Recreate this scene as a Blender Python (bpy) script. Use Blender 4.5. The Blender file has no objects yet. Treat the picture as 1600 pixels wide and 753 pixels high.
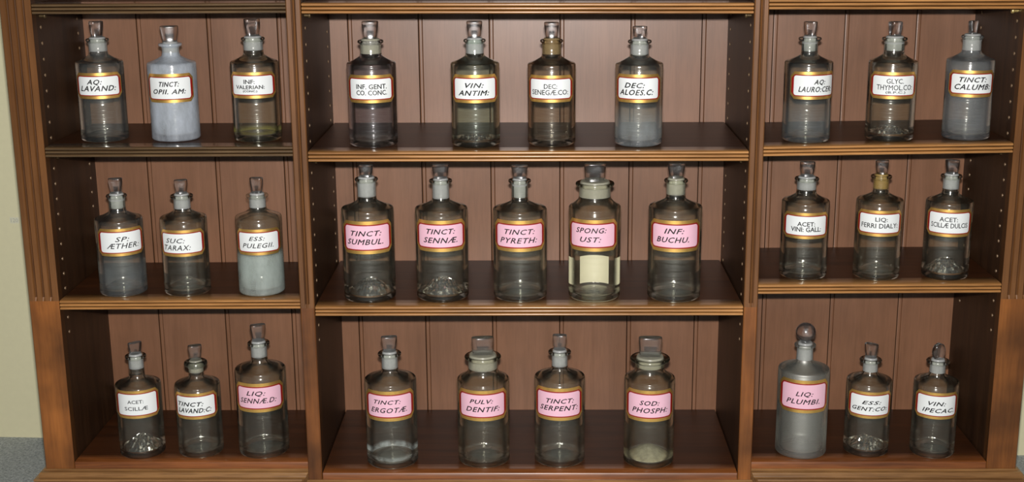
import bpy, bmesh, math, random
from mathutils import Vector, Matrix
random.seed(4)
S = bpy.context.scene
COL = S.collection
PI = math.pi
FLASH, ROOM, WORLD, EXPO = 54.0, 1.6, 0.025, 0.0

# ------------------------------------------------------------------ helpers
def link(o, parent=None):
    COL.objects.link(o)
    if parent is not None:
        o.parent = parent
    return o

def mesh_obj(name, verts, faces, mats, parent=None, midx=None, smooth=False, sharp=None):
    me = bpy.data.meshes.new(name)
    me.from_pydata([tuple(v) for v in verts], [], faces)
    if not isinstance(mats, (list, tuple)):
        mats = [mats]
    for m in mats:
        me.materials.append(m)
    if midx:
        for p, i in zip(me.polygons, midx):
            p.material_index = i
    if smooth:
        for p in me.polygons:
            p.use_smooth = True
        if sharp is not None:
            me.set_sharp_from_angle(angle=math.radians(sharp))
    me.update()
    return link(bpy.data.objects.new(name, me), parent)

def empty(name, loc=(0, 0, 0), rz=0.0):
    o = bpy.data.objects.new(name, None)
    o.empty_display_size = 0.05
    o.location = loc
    o.rotation_euler = (0, 0, rz)
    return link(o)

def tag(o, label, cat, group=None, kind=None):
    o['label'] = label
    o['category'] = cat
    if group: o['group'] = group
    if kind: o['kind'] = kind
    return o

class MB:
    """collects shapes for ONE mesh"""
    def __init__(s):
        s.v = []; s.f = []; s.m = []
    def add(s, verts, faces, mi=0):
        n = len(s.v)
        s.v += [tuple(p) for p in verts]
        s.f += [tuple(i + n for i in f) for f in faces]
        s.m += [mi] * len(faces)
    def box(s, x0, x1, y0, y1, z0, z1, mi=0):
        v = [(x, y, z) for z in (z0, z1) for y in (y0, y1) for x in (x0, x1)]
        s.add(v, [(0, 2, 3, 1), (4, 5, 7, 6), (0, 1, 5, 4), (2, 6, 7, 3), (0, 4, 6, 2), (1, 3, 7, 5)], mi)
    def prism(s, prof, a, b, mi=0):
        """closed polygon prof (list of points by function) swept between two placing functions a, b"""
        n = len(prof)
        v = [a(p) for p in prof] + [b(p) for p in prof]
        f = [(i, (i + 1) % n, (i + 1) % n + n, i + n) for i in range(n)]
        f += [tuple(range(n - 1, -1, -1)), tuple(range(n, 2 * n))]
        s.add(v, f, mi)
    def obj(s, name, mats, parent=None, smooth=False, sharp=35):
        return mesh_obj(name, s.v, s.f, mats, parent, s.m, smooth, sharp if smooth else None)

def groove_slot(o, slot, test):
    for p in o.data.polygons:
        if test(p.center): p.material_index = slot

def fix_normals(o):
    bm = bmesh.new(); bm.from_mesh(o.data)
    bmesh.ops.recalc_face_normals(bm, faces=bm.faces)
    bm.to_mesh(o.data); bm.free()
    return o

def lathe(prof, seg=48, cap0=True, cap1=True, wob=None):
    """prof: (r,z) points, bottom to top along the outline; returns verts, faces (outward for a rising outer line)"""
    v = []; f = []; rows = []
    for (r, z) in prof:
        if r < 1e-6:
            v.append((0, 0, z)); rows.append([len(v) - 1])
        else:
            row = []
            for i in range(seg):
                a = 2 * PI * i / seg
                rr = r * (1 + (wob(a, z) if wob else 0))
                v.append((rr * math.cos(a), rr * math.sin(a), z)); row.append(len(v) - 1)
            rows.append(row)
    for A, B in zip(rows, rows[1:]):
        if len(A) == 1 and len(B) == 1: continue
        for i in range(seg):
            j = (i + 1) % seg
            if len(A) == 1: f.append((A[0], B[j], B[i]))
            elif len(B) == 1: f.append((A[i], A[j], B[0]))
            else: f.append((A[i], A[j], B[j], B[i]))
    return v, f

# ------------------------------------------------------------------ materials
def nt(name):
    m = bpy.data.materials.new(name); m.use_nodes = True
    t = m.node_tree; t.nodes.clear()
    out = t.nodes.new('ShaderNodeOutputMaterial')
    return m, t, out

def N(t, kind, **kw):
    n = t.nodes.new(kind)
    for k, v in kw.items():
        if k in n.inputs: n.inputs[k].default_value = v
        else: setattr(n, k, v)
    return n

def rgb(c): return (c[0], c[1], c[2], 1.0)

def srgb(r, g, b):
    f = lambda c: (c / 255 / 12.92) if c / 255 <= 0.04045 else ((c / 255 + 0.055) / 1.055) ** 2.4
    return (f(r), f(g), f(b))

def wood(name, dark, light, rough=0.38, axis='z', fig=0.0, coat=0.25, bump=0.15, scale=1.0, spec=0.5, pore=.35, ramp=(.32, .66), crough=.18):
    """varnished wood: stretched grain along an axis, fine pores, soft patches"""
    m, t, out = nt(name)
    L = t.links
    tc = N(t, 'ShaderNodeTexCoord')
    mp = N(t, 'ShaderNodeMapping')
    st = {'z': (38, 38, 2.2), 'x': (2.2, 38, 38), 'y': (38, 2.2, 38)}[axis]
    mp.inputs['Scale'].default_value = [a * scale for a in st]
    L.new(tc.outputs['Object'], mp.inputs['Vector'])
    n1 = N(t, 'ShaderNodeTexNoise', Scale=1.0, Detail=6.0, Roughness=0.62, Distortion=0.6)
    L.new(mp.outputs[0], n1.inputs['Vector'])
    mp2 = N(t, 'ShaderNodeMapping')
    mp2.inputs['Scale'].default_value = [a * 9 * scale for a in st]
    L.new(tc.outputs['Object'], mp2.inputs['Vector'])
    n2 = N(t, 'ShaderNodeTexNoise', Scale=1.0, Detail=3.0)
    L.new(mp2.outputs[0], n2.inputs['Vector'])
    n3 = N(t, 'ShaderNodeTexNoise', Scale=9.0, Detail=3.0)     # cloudy figure
    L.new(tc.outputs['Object'], n3.inputs['Vector'])
    mr = N(t, 'ShaderNodeMapRange'); mr.inputs['From Min'].default_value = .28; mr.inputs['From Max'].default_value = .72
    L.new(n1.outputs['Fac'], mr.inputs['Value'])
    mix = N(t, 'ShaderNodeMix', data_type='RGBA')
    mix.inputs['A'].default_value = rgb(dark); mix.inputs['B'].default_value = rgb(light)
    L.new(mr.outputs[0], mix.inputs['Factor'])
    mx2 = N(t, 'ShaderNodeMix', data_type='RGBA', blend_type='MULTIPLY')
    mx2.inputs['Factor'].default_value = pore
    rp = N(t, 'ShaderNodeValToRGB')
    rp.color_ramp.elements[0].position = .38; rp.color_ramp.elements[0].color = (.35, .3, .28, 1)
    rp.color_ramp.elements[1].position = .55; rp.color_ramp.elements[1].color = (1, 1, 1, 1)
    L.new(n2.outputs['Fac'], rp.inputs[0])
    L.new(mix.outputs['Result'], mx2.inputs['A']); L.new(rp.outputs[0], mx2.inputs['B'])
    mx3 = N(t, 'ShaderNodeMix', data_type='RGBA', blend_type='OVERLAY')
    mx3.inputs['Factor'].default_value = 0.25 + fig
    L.new(mx2.outputs['Result'], mx3.inputs['A'])
    r3 = N(t, 'ShaderNodeValToRGB')
    r3.color_ramp.elements[0].position = .35; r3.color_ramp.elements[0].color = (ramp[0], ramp[0], ramp[0], 1)
    r3.color_ramp.elements[1].position = .65; r3.color_ramp.elements[1].color = (ramp[1], ramp[1], ramp[1], 1)
    L.new(n3.outputs['Fac'], r3.inputs[0]); L.new(r3.outputs[0], mx3.inputs['B'])
    b = N(t, 'ShaderNodeBsdfPrincipled', Roughness=rough)
    b.inputs['Specular IOR Level'].default_value = spec
    b.inputs['Coat Weight'].default_value = coat; b.inputs['Coat Roughness'].default_value = crough
    L.new(mx3.outputs['Result'], b.inputs['Base Color'])
    bp = N(t, 'ShaderNodeBump', Strength=bump, Distance=0.0006)
    L.new(n2.outputs['Fac'], bp.inputs['Height']); L.new(bp.outputs[0], b.inputs['Normal'])
    L.new(b.outputs[0], out.inputs[0])
    return m

def plain(name, col, rough=.5, metal=0.0, coat=0.0, noise=0.0, nscale=60.0):
    m, t, out = nt(name)
    b = N(t, 'ShaderNodeBsdfPrincipled', Roughness=rough, Metallic=metal)
    b.inputs['Base Color'].default_value = rgb(col)
    b.inputs['Coat Weight'].default_value = coat; b.inputs['Coat Roughness'].default_value = .08
    if noise:
        tc = N(t, 'ShaderNodeTexCoord'); n = N(t, 'ShaderNodeTexNoise', Scale=nscale, Detail=4.0)
        t.links.new(tc.outputs['Object'], n.inputs['Vector'])
        mx = N(t, 'ShaderNodeMix', data_type='RGBA')
        mx.inputs['A'].default_value = rgb([c * (1 - noise) for c in col]); mx.inputs['B'].default_value = rgb([min(1, c * (1 + noise)) for c in col])
        t.links.new(n.outputs['Fac'], mx.inputs['Factor']); t.links.new(mx.outputs['Result'], b.inputs['Base Color'])
    t.links.new(b.outputs[0], out.inputs[0])
    return m

def thin_glass(name, tint=(.965, .972, .945), edge=(.68, .70, .66), haze=0.009, hazecol=(.5, .52, .46), rough=.15,
               hz=None, bumpy=0.0, patch=0.0, bend=(.35, .7), sheen=.007, f0=.045, bscale=230.0):
    """one surface of a blown glass wall: clear straight through, darker where the line of sight runs along
    the wall, mirror-like at grazing angles, with a little dust; hz=(z0,z1,h0,h1) haze that changes with height"""
    m, t, out = nt(name); L = t.links
    lw = N(t, 'ShaderNodeLayerWeight', Blend=.5)
    p3 = N(t, 'ShaderNodeMath', operation='POWER'); p3.inputs[1].default_value = 3.2
    L.new(lw.outputs['Facing'], p3.inputs[0])
    p5 = N(t, 'ShaderNodeMath', operation='POWER'); p5.inputs[1].default_value = 5.0
    L.new(lw.outputs['Facing'], p5.inputs[0])
    fr = N(t, 'ShaderNodeMath', operation='MULTIPLY_ADD'); fr.inputs[1].default_value = .6; fr.inputs[2].default_value = f0
    L.new(p5.outputs[0], fr.inputs[0])
    cm = N(t, 'ShaderNodeMix', data_type='RGBA'); cm.inputs['A'].default_value = rgb(tint); cm.inputs['B'].default_value = rgb(edge)
    L.new(p3.outputs[0], cm.inputs['Factor'])
    tr0 = N(t, 'ShaderNodeBsdfTransparent'); L.new(cm.outputs['Result'], tr0.inputs[0])
    rf = N(t, 'ShaderNodeBsdfRefraction', Roughness=0.0, IOR=1.5); L.new(cm.outputs['Result'], rf.inputs[0])
    sm = N(t, 'ShaderNodeMapRange', interpolation_type='SMOOTHSTEP')      # rays bend where they graze the wall
    sm.inputs['From Min'].default_value = bend[0]; sm.inputs['From Max'].default_value = bend[1]
    L.new(lw.outputs['Facing'], sm.inputs['Value'])
    tr = N(t, 'ShaderNodeMixShader'); L.new(sm.outputs[0], tr.inputs[0]); L.new(tr0.outputs[0], tr.inputs[1]); L.new(rf.outputs[0], tr.inputs[2])
    df = N(t, 'ShaderNodeBsdfDiffuse'); df.inputs[0].default_value = rgb(hazecol)
    tl = N(t, 'ShaderNodeBsdfTranslucent'); tl.inputs[0].default_value = rgb(hazecol)
    dd = N(t, 'ShaderNodeMixShader', Fac=.35); L.new(df.outputs[0], dd.inputs[1]); L.new(tl.outputs[0], dd.inputs[2])
    gl = N(t, 'ShaderNodeBsdfGlossy', Roughness=rough); gl.inputs[0].default_value = (1, .99, .95, 1)
    tc = N(t, 'ShaderNodeTexCoord')
    ns = N(t, 'ShaderNodeTexNoise', Scale=55.0, Detail=4.0, Roughness=.6)
    mp = N(t, 'ShaderNodeMapping'); mp.inputs['Scale'].default_value = (1, 1, .45)
    L.new(tc.outputs['Object'], mp.inputs[0]); L.new(mp.outputs[0], ns.inputs['Vector'])
    mrr = N(t, 'ShaderNodeMapRange'); mrr.inputs['From Min'].default_value = .3; mrr.inputs['From Max'].default_value = .7
    mrr.inputs['To Min'].default_value = 1 - patch; mrr.inputs['To Max'].default_value = 1 + patch
    L.new(ns.outputs['Fac'], mrr.inputs['Value'])
    hv = N(t, 'ShaderNodeMath', operation='MULTIPLY'); hv.use_clamp = True
    L.new(mrr.outputs[0], hv.inputs[0])
    if hz:
        sp = N(t, 'ShaderNodeSeparateXYZ'); L.new(tc.outputs['Object'], sp.inputs[0])
        zr = N(t, 'ShaderNodeMapRange', interpolation_type='SMOOTHSTEP')
        zr.inputs['From Min'].default_value = hz[0]; zr.inputs['From Max'].default_value = hz[1]
        zr.inputs['To Min'].default_value = hz[2]; zr.inputs['To Max'].default_value = hz[3]
        L.new(sp.outputs['Z'], zr.inputs['Value']); L.new(zr.outputs[0], hv.inputs[1])
    else:
        hv.inputs[1].default_value = haze
    m1 = N(t, 'ShaderNodeMixShader'); L.new(hv.outputs[0], m1.inputs[0]); L.new(tr.outputs[0], m1.inputs[1]); L.new(dd.outputs[0], m1.inputs[2])
    m2 = N(t, 'ShaderNodeMixShader'); L.new(fr.outputs[0], m2.inputs[0]); L.new(m1.outputs[0], m2.inputs[1]); L.new(gl.outputs[0], m2.inputs[2])
    n4 = N(t, 'ShaderNodeTexNoise', Scale=26.0 if not bumpy else bscale, Detail=2.0)
    if bumpy: L.new(tc.outputs['Object'], n4.inputs['Vector'])
    else:                                         # faint rings left in the blown wall
        m4 = N(t, 'ShaderNodeMapping'); m4.inputs['Scale'].default_value = (.35, .35, 6.5)
        L.new(tc.outputs['Object'], m4.inputs[0]); L.new(m4.outputs[0], n4.inputs['Vector'])
    bp = N(t, 'ShaderNodeBump', Strength=.6 if not bumpy else bumpy, Distance=.0017 if not bumpy else .0014)
    L.new(n4.outputs['Fac'], bp.inputs['Height']); L.new(bp.outputs[0], gl.inputs['Normal'])
    g2 = N(t, 'ShaderNodeBsdfGlossy', Roughness=.5); g2.inputs[0].default_value = (1, .99, .95, 1)
    m3 = N(t, 'ShaderNodeMixShader', Fac=sheen); L.new(m2.outputs[0], m3.inputs[1]); L.new(g2.outputs[0], m3.inputs[2])
    L.new(m3.outputs[0], out.inputs[0])
    return m

def solid_glass(name, tint=(.95, .96, .97)):
    m, t, out = nt(name)
    g = N(t, 'ShaderNodeBsdfGlass', Roughness=.02, IOR=1.5); g.inputs[0].default_value = rgb(tint)
    tr = N(t, 'ShaderNodeBsdfTransparent'); tr.inputs[0].default_value = rgb([c * .95 for c in tint])
    mx = N(t, 'ShaderNodeMixShader', Fac=.35)
    mx.inputs[0].default_value = .15; gg = N(t, 'ShaderNodeBsdfGlossy', Roughness=.2)
    lw = N(t, 'ShaderNodeLayerWeight', Blend=.25); mg = N(t, 'ShaderNodeMixShader'); ad = N(t, 'ShaderNodeMath', operation='MULTIPLY_ADD')
    ad.inputs[1].default_value = .12; ad.inputs[2].default_value = .05
    t.links.new(lw.outputs['Facing'], ad.inputs[0]); t.links.new(ad.outputs[0], mg.inputs[0])
    t.links.new(g.outputs[0], mg.inputs[1]); t.links.new(gg.outputs[0], mg.inputs[2]); t.links.new(mg.outputs[0], mx.inputs[1]); t.links.new(tr.outputs[0], mx.inputs[2]); t.links.new(mx.outputs[0], out.inputs[0])
    return m

def frosted(name, col, clear=.18, rough=.3):
    """ground or dusty glass: milky scatter over a little see-through"""
    m, t, out = nt(name); L = t.links
    b = N(t, 'ShaderNodeBsdfPrincipled', Roughness=rough); 
    tc = N(t, 'ShaderNodeTexCoord'); n = N(t, 'ShaderNodeTexNoise', Scale=160.0, Detail=4.0)
    L.new(tc.outputs['Object'], n.inputs['Vector'])
    mx = N(t, 'ShaderNodeMix', data_type='RGBA'); mx.inputs['A'].default_value = rgb([c * .72 for c in col]); mx.inputs['B'].default_value = rgb([min(1, c * 1.15) for c in col])
    L.new(n.outputs['Fac'], mx.inputs['Factor']); L.new(mx.outputs['Result'], b.inputs['Base Color'])
    tl = N(t, 'ShaderNodeBsdfTranslucent'); L.new(mx.outputs['Result'], tl.inputs[0])
    a = N(t, 'ShaderNodeMixShader', Fac=.3); L.new(b.outputs[0], a.inputs[1]); L.new(tl.outputs[0], a.inputs[2])
    tr = N(t, 'ShaderNodeBsdfTransparent')
    c = N(t, 'ShaderNodeMixShader', Fac=clear); L.new(a.outputs[0], c.inputs[1]); L.new(tr.outputs[0], c.inputs[2])
    L.new(c.outputs[0], out.inputs[0])
    return m

def film(name, col, dens=.6, vary=.3, nscale=70.0, z0=None, z1=None, fade=.01):
    """dried residue on the inside of the glass; thins out above z1 and below z0"""
    m, t, out = nt(name); L = t.links
    df = N(t, 'ShaderNodeBsdfDiffuse'); df.inputs[0].default_value = rgb(col)
    tl = N(t, 'ShaderNodeBsdfTranslucent'); tl.inputs[0].default_value = rgb(col)
    a = N(t, 'ShaderNodeMixShader', Fac=.35); L.new(df.outputs[0], a.inputs[1]); L.new(tl.outputs[0], a.inputs[2])
    tr = N(t, 'ShaderNodeBsdfTransparent')
    tc = N(t, 'ShaderNodeTexCoord'); n = N(t, 'ShaderNodeTexNoise', Scale=nscale, Detail=5.0, Roughness=.6)
    mp = N(t, 'ShaderNodeMapping'); mp.inputs['Scale'].default_value = (1, 1, .5)
    L.new(tc.outputs['Object'], mp.inputs[0]); L.new(mp.outputs[0], n.inputs['Vector'])
    r = N(t, 'ShaderNodeMapRange'); r.inputs['From Min'].default_value = .3; r.inputs['From Max'].default_value = .7
    r.inputs['To Min'].default_value = dens - vary; r.inputs['To Max'].default_value = dens + vary
    L.new(n.outputs['Fac'], r.inputs['Value'])
    cur = r.outputs[0]
    if z1 is not None:
        sp = N(t, 'ShaderNodeSeparateXYZ'); L.new(tc.outputs['Object'], sp.inputs[0])
        zr = N(t, 'ShaderNodeMapRange', interpolation_type='SMOOTHSTEP')
        zr.inputs['From Min'].default_value = z1 - fade; zr.inputs['From Max'].default_value = z1
        zr.inputs['To Min'].default_value = 1; zr.inputs['To Max'].default_value = 0
        L.new(sp.outputs['Z'], zr.inputs['Value'])
        mu = N(t, 'ShaderNodeMath', operation='MULTIPLY'); L.new(cur, mu.inputs[0]); L.new(zr.outputs[0], mu.inputs[1]); cur = mu.outputs[0]
    cl = N(t, 'ShaderNodeClamp'); L.new(cur, cl.inputs[0])
    c = N(t, 'ShaderNodeMixShader'); L.new(cl.outputs[0], c.inputs[0]); L.new(tr.outputs[0], c.inputs[1]); L.new(a.outputs[0], c.inputs[2])
    L.new(c.outputs[0], out.inputs[0])
    return m

M = {}
M['stile'] = wood('stile_wood', srgb(94, 59, 29), srgb(122, 80, 43), rough=.36, fig=.08, pore=.14)
M['stile_low'] = wood('figured_stile_wood', srgb(96, 54, 21), srgb(140, 85, 37), rough=.34, fig=.55, pore=.25, scale=.7, ramp=(.22, .74))
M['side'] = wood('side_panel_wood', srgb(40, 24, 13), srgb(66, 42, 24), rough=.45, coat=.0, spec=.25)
M['back'] = wood('back_board_wood', srgb(116, 78, 53), srgb(132, 92, 67), rough=.42, bump=.06, coat=.38, pore=.14, crough=.33)
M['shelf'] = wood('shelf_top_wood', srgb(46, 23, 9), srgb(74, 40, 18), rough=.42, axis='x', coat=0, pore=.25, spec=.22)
M['edge'] = wood('shelf_edge_wood', srgb(128, 84, 40), srgb(196, 142, 84), rough=.3, axis='x', coat=.4)
M['edge_dark'] = wood('dark_shelf_edge_wood', srgb(70, 54, 36), srgb(112, 88, 60), rough=.22, axis='x', coat=.8)
M['rail'] = wood('rail_wood', srgb(92, 50, 22), srgb(150, 88, 42), rough=.35, axis='x')
M['mould'] = wood('moulding_wood', srgb(104, 70, 38), srgb(160, 118, 72), rough=.32, axis='x')
M['plinth'] = wood('plinth_wood', srgb(92, 46, 26), srgb(138, 76, 46), rough=.4, axis='x', fig=.2)
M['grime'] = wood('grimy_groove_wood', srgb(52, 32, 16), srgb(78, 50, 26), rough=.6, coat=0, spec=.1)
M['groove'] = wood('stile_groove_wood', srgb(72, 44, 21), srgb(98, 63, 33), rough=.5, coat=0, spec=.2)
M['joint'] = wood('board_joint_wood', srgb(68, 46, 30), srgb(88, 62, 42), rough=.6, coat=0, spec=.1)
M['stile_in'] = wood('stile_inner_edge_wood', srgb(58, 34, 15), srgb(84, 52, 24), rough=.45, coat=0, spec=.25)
M['hole'] = plain('peg_hole_rim', srgb(128, 104, 78), .4, metal=.2)
M['brass'] = plain('brass', srgb(226, 200, 130), .32, metal=.8)
M['dull_brass'] = plain('dull_brass', srgb(84, 68, 42), .5, metal=.5)
M['wall'] = plain('wall_paint', srgb(212, 207, 172), .8, noise=.04, nscale=90)
M['gold'] = plain('gold_leaf', srgb(238, 190, 104), .42, metal=.85, coat=.2, noise=.22, nscale=160)
M['red'] = plain('red_enamel', srgb(150, 28, 24), .35, coat=.4)
M['white'] = plain('white_enamel', srgb(236, 240, 240), .3, coat=.4, noise=.02, nscale=80)
M['pink'] = plain('pink_enamel', srgb(238, 190, 208), .3, coat=.4, noise=.03, nscale=80)
M['ink'] = plain('black_ink', srgb(16, 16, 18), .45)
M['ink_grey'] = plain('grey_ink', srgb(58, 60, 62), .5)
M['paper'] = plain('cream_paper', srgb(240, 236, 208), .5, coat=.5, noise=.06, nscale=70)
M['finial'] = solid_glass('stopper_glass')
M['plug'] = frosted('ground_glass', srgb(206, 208, 206), .2)

def carpet():
    m, t, out = nt('carpet'); L = t.links
    tc = N(t, 'ShaderNodeTexCoord'); n = N(t, 'ShaderNodeTexNoise', Scale=230.0, Detail=5.0, Roughness=.75)
    L.new(tc.outputs['Object'], n.inputs['Vector'])
    r = N(t, 'ShaderNodeValToRGB'); r.color_ramp.elements[0].position = .34; r.color_ramp.elements[0].color = rgb(srgb(128, 134, 136))
    r.color_ramp.elements[1].position = .66; r.color_ramp.elements[1].color = rgb(srgb(206, 212, 210))
    L.new(n.outputs['Fac'], r.inputs[0])
    b = N(t, 'ShaderNodeBsdfPrincipled', Roughness=.95); L.new(r.outputs[0], b.inputs['Base Color'])
    bp = N(t, 'ShaderNodeBump', Strength=.8, Distance=.004); L.new(n.outputs['Fac'], bp.inputs['Height']); L.new(bp.outputs[0], b.inputs['Normal'])
    L.new(b.outputs[0], out.inputs[0]); return m
M['carpet'] = carpet()

# ------------------------------------------------------------------ setting
ZF = -0.066
def wy(x): return 0.3417 + (x + 0.967) * (0.2545 - 0.3417) / (0.916 + 0.967)
mb = MB()
x0, x1 = -3.2, 3.2
mb.add([(x0, wy(x0), ZF), (x1, wy(x1), ZF), (x1, wy(x1), 2.6), (x0, wy(x0), 2.6),
        (x0, wy(x0) + .1, ZF), (x1, wy(x1) + .1, ZF), (x1, wy(x1) + .1, 2.6), (x0, wy(x0) + .1, 2.6)],
       [(0, 1, 2, 3), (5, 4, 7, 6), (3, 2, 6, 7), (4, 5, 1, 0), (0, 3, 7, 4), (1, 5, 6, 2)])
o = mb.obj('wall_back', M['wall']); o['kind'] = 'structure'
mb = MB(); mb.box(-3.2, 3.2, -3.2, .6, ZF - .05, ZF); o = mb.obj('floor', M['carpet']); o['kind'] = 'structure'

# ------------------------------------------------------------------ cabinet
D, BF = 0.2403, 0.0449           # back boards' face; how far the middle section stands forward
XLO, XLI, XCL0, XCL1, XCR0, XCR1, XRI, XRO = -.8257, -.776, -.3681, -.345, .345, .367, .7693, .8188
ZB, ZT = 0.0321, 1.13
cab = empty('display_cabinet', ((XLO + XRO) / 2, .1, ZF))
tag(cab, 'brown varnished wooden wall cabinet of nine open shelf bays with reeded uprights', 'cabinet')
CABINV = Matrix.Translation(-Vector(cab.location))
def part(mb, name, mats, smooth=False, sharp=35, parent=None):
    """cabinet part: drawn in room coordinates, parented to the cabinet"""
    base = Vector(cab.location)
    mb.v = [tuple(Vector(p) - base) for p in mb.v]
    return mb.obj(name, mats, parent or cab, smooth, sharp)

def reeded_front(x0, x1, n, kind):
    """front line of a stile from x0 to x1 (list of x, depth) carrying grooves"""
    w = x1 - x0; pts = [(x0, 0.0015), (x0 + .0015, 0)]
    if kind == 'flute':                      # n round-bottomed flutes between flat fillets
        pitch = w / n; gw = pitch * .42
        for k in range(n):
            c = x0 + pitch * (k + .5) 
            # convex reed with deep quirk either side
            a, b = c + pitch * .5 - gw / 2, c + pitch * .5 + gw / 2
            if k == n - 1: break
            for i in range(7):
                s = i / 6
                pts.append((a + (b - a) * s, .0034 * math.sin(PI * s) ** .8))
    else:                                    # one bead sunk between two quirks
        a, b = x0 + w * .34, x0 + w * .68
        q = .0018
        pts += [(a, 0), (a + .0004, .0032), (a + q, .0032)]
        for i in range(9):
            s = i / 8
            pts.append((a + q + (b - a - 2 * q) * s, .0026 - .0026 * math.sin(PI * s)))
        pts += [(b - q, .0032), (b - .0004, .0032), (b, 0)]
    pts += [(x1 - .0015, 0), (x1, .0015)]
    return pts

def stile(x0, x1, yf, depth, zstop, n, kind):
    mb = MB()
    pts = reeded_front(x0, x1, n, kind)
    top = [(x, yf + d) for x, d in pts]
    low = [(x, yf + (d if (abs(x - x0) < .0016 or abs(x - x1) < .0016) else 0)) for x, d in pts]
    k = len(pts)
    for (A, za, B, zb) in ((low, ZB - .012, low, zstop), (low, zstop, top, zstop + .006), (top, zstop + .006, top, ZT)):
        v = [(x, y, za) for x, y in A] + [(x, y, zb) for x, y in B]
        mb.add(v, [(i, i + 1, i + 1 + k, i + k) for i in range(k - 1)], 1 if za < zstop else 0)
    # sides, back, ends
    yb = yf + depth; ya = yf + .0015
    mb.add([(x0, ya, ZB - .012), (x0, yb, ZB - .012), (x0, yb, ZT), (x0, ya, ZT)], [(3, 2, 1, 0)])
    mb.add([(x1, ya, ZB - .012), (x1, yb, ZB - .012), (x1, yb, ZT), (x1, ya, ZT)], [(0, 1, 2, 3)])
    mb.add([(x0, yb, ZB - .012), (x1, yb, ZB - .012), (x1, yb, ZT), (x0, yb, ZT)], [(3, 2, 1, 0)])
    mb.add([(x, y, ZT) for x, y in top] + [(x1, yb, ZT), (x0, yb, ZT)], [tuple(range(k + 2))])
    mb.add([(x, y, ZB - .012) for x, y in low] + [(x1, yb, ZB - .012), (x0, yb, ZB - .012)], [tuple(range(k + 1, -1, -1))])
    o = part(mb, 'stile', [M['stile'], M['stile_low'], M['groove'], M['stile_in']], True, 40)
    y0 = yf - cab.location.y
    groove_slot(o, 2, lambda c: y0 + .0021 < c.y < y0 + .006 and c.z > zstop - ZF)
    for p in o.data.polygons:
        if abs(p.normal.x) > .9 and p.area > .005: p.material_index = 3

stile(XLO, XLI, 0, .019, .318, 4, 'flute')
stile(XRI, XRO, 0, .019, .3175, 4, 'flute')
stile(XCL0, XCL1, -BF, .019, .3185, 1, 'bead')
stile(XCR0, XCR1, -BF, .019, .3185, 1, 'bead')

# uprights behind the stiles, with the two rows of peg holes (one inch apart)
def upright(x0, x1, yf, faces):
    mb = MB(); mb.box(x0, x1, yf, D, ZB - .012, ZT, 0)
    for (x, sgn, ys) in faces:
        for y in ys:
            z = 0.2529 - .0255 * 0
            while z < ZT - .03:
                n = 12
                r0, r1 = .0029, .0016
                ring = lambda r, dx: [(x + sgn * dx, y + r * math.cos(2 * PI * i / n), z + r * math.sin(2 * PI * i / n)) for i in range(n)]
                v = ring(r0, .0001) + ring(r0 * .92, .0008) + ring(r1, .0006) + ring(r1, .0002)
                f = []
                for a in range(3):
                    for i in range(n):
                        j = (i + 1) % n
                        q = (a * n + i, a * n + j, (a + 1) * n + j, (a + 1) * n + i)
                        f.append(q if sgn > 0 else q[::-1])
                f.append(tuple(range(3 * n, 4 * n)))
                mb.add(v, f, 1); z += .0255
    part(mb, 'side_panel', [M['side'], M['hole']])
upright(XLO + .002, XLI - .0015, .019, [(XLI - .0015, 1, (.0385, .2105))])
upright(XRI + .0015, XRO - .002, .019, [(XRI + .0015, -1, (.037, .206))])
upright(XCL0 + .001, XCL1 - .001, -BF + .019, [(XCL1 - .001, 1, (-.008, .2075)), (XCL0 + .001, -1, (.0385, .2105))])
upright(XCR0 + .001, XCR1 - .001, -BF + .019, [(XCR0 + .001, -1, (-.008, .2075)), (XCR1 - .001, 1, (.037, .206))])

# tongue-and-groove back boards, one panel per bay
def back_panel(x0, x1):
    mb = MB(); pts = [(x0, 0)]
    g = -.6842 - .1232 * 2
    while g < x1:
        # dark V joint, bead, quirk
        for dx, dd in ((-.0009, 0), (0, .0036), (.0009, .0004), (.0024, 0), (.0058, 0), (.0066, .0006), (.0071, .0012), (.0078, 0)):
            if x0 + .0005 < g + dx < x1 - .0005: pts.append((g + dx, dd))
        g += .1232
    pts.append((x1, 0)); k = len(pts)
    v = [(x, D + d, ZB - .012) for x, d in pts] + [(x, D + d, ZT) for x, d in pts]
    mb.add(v, [(i, i + 1, i + 1 + k, i + k) for i in range(k - 1)])
    mb.box(x0, x1, D + .0045, D + .009, ZB - .012, ZT)
    o = part(mb, 'back_panel', [M['back'], M['joint']])
    groove_slot(o, 1, lambda c: D + .0007 < c.y + cab.location.y < D + .0042)
back_panel(XLI - .03, (XCL0 + XCL1) / 2)
back_panel((XCL0 + XCL1) / 2, (XCR0 + XCR1) / 2)
back_panel((XCR0 + XCR1) / 2, XRI + .03)

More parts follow.
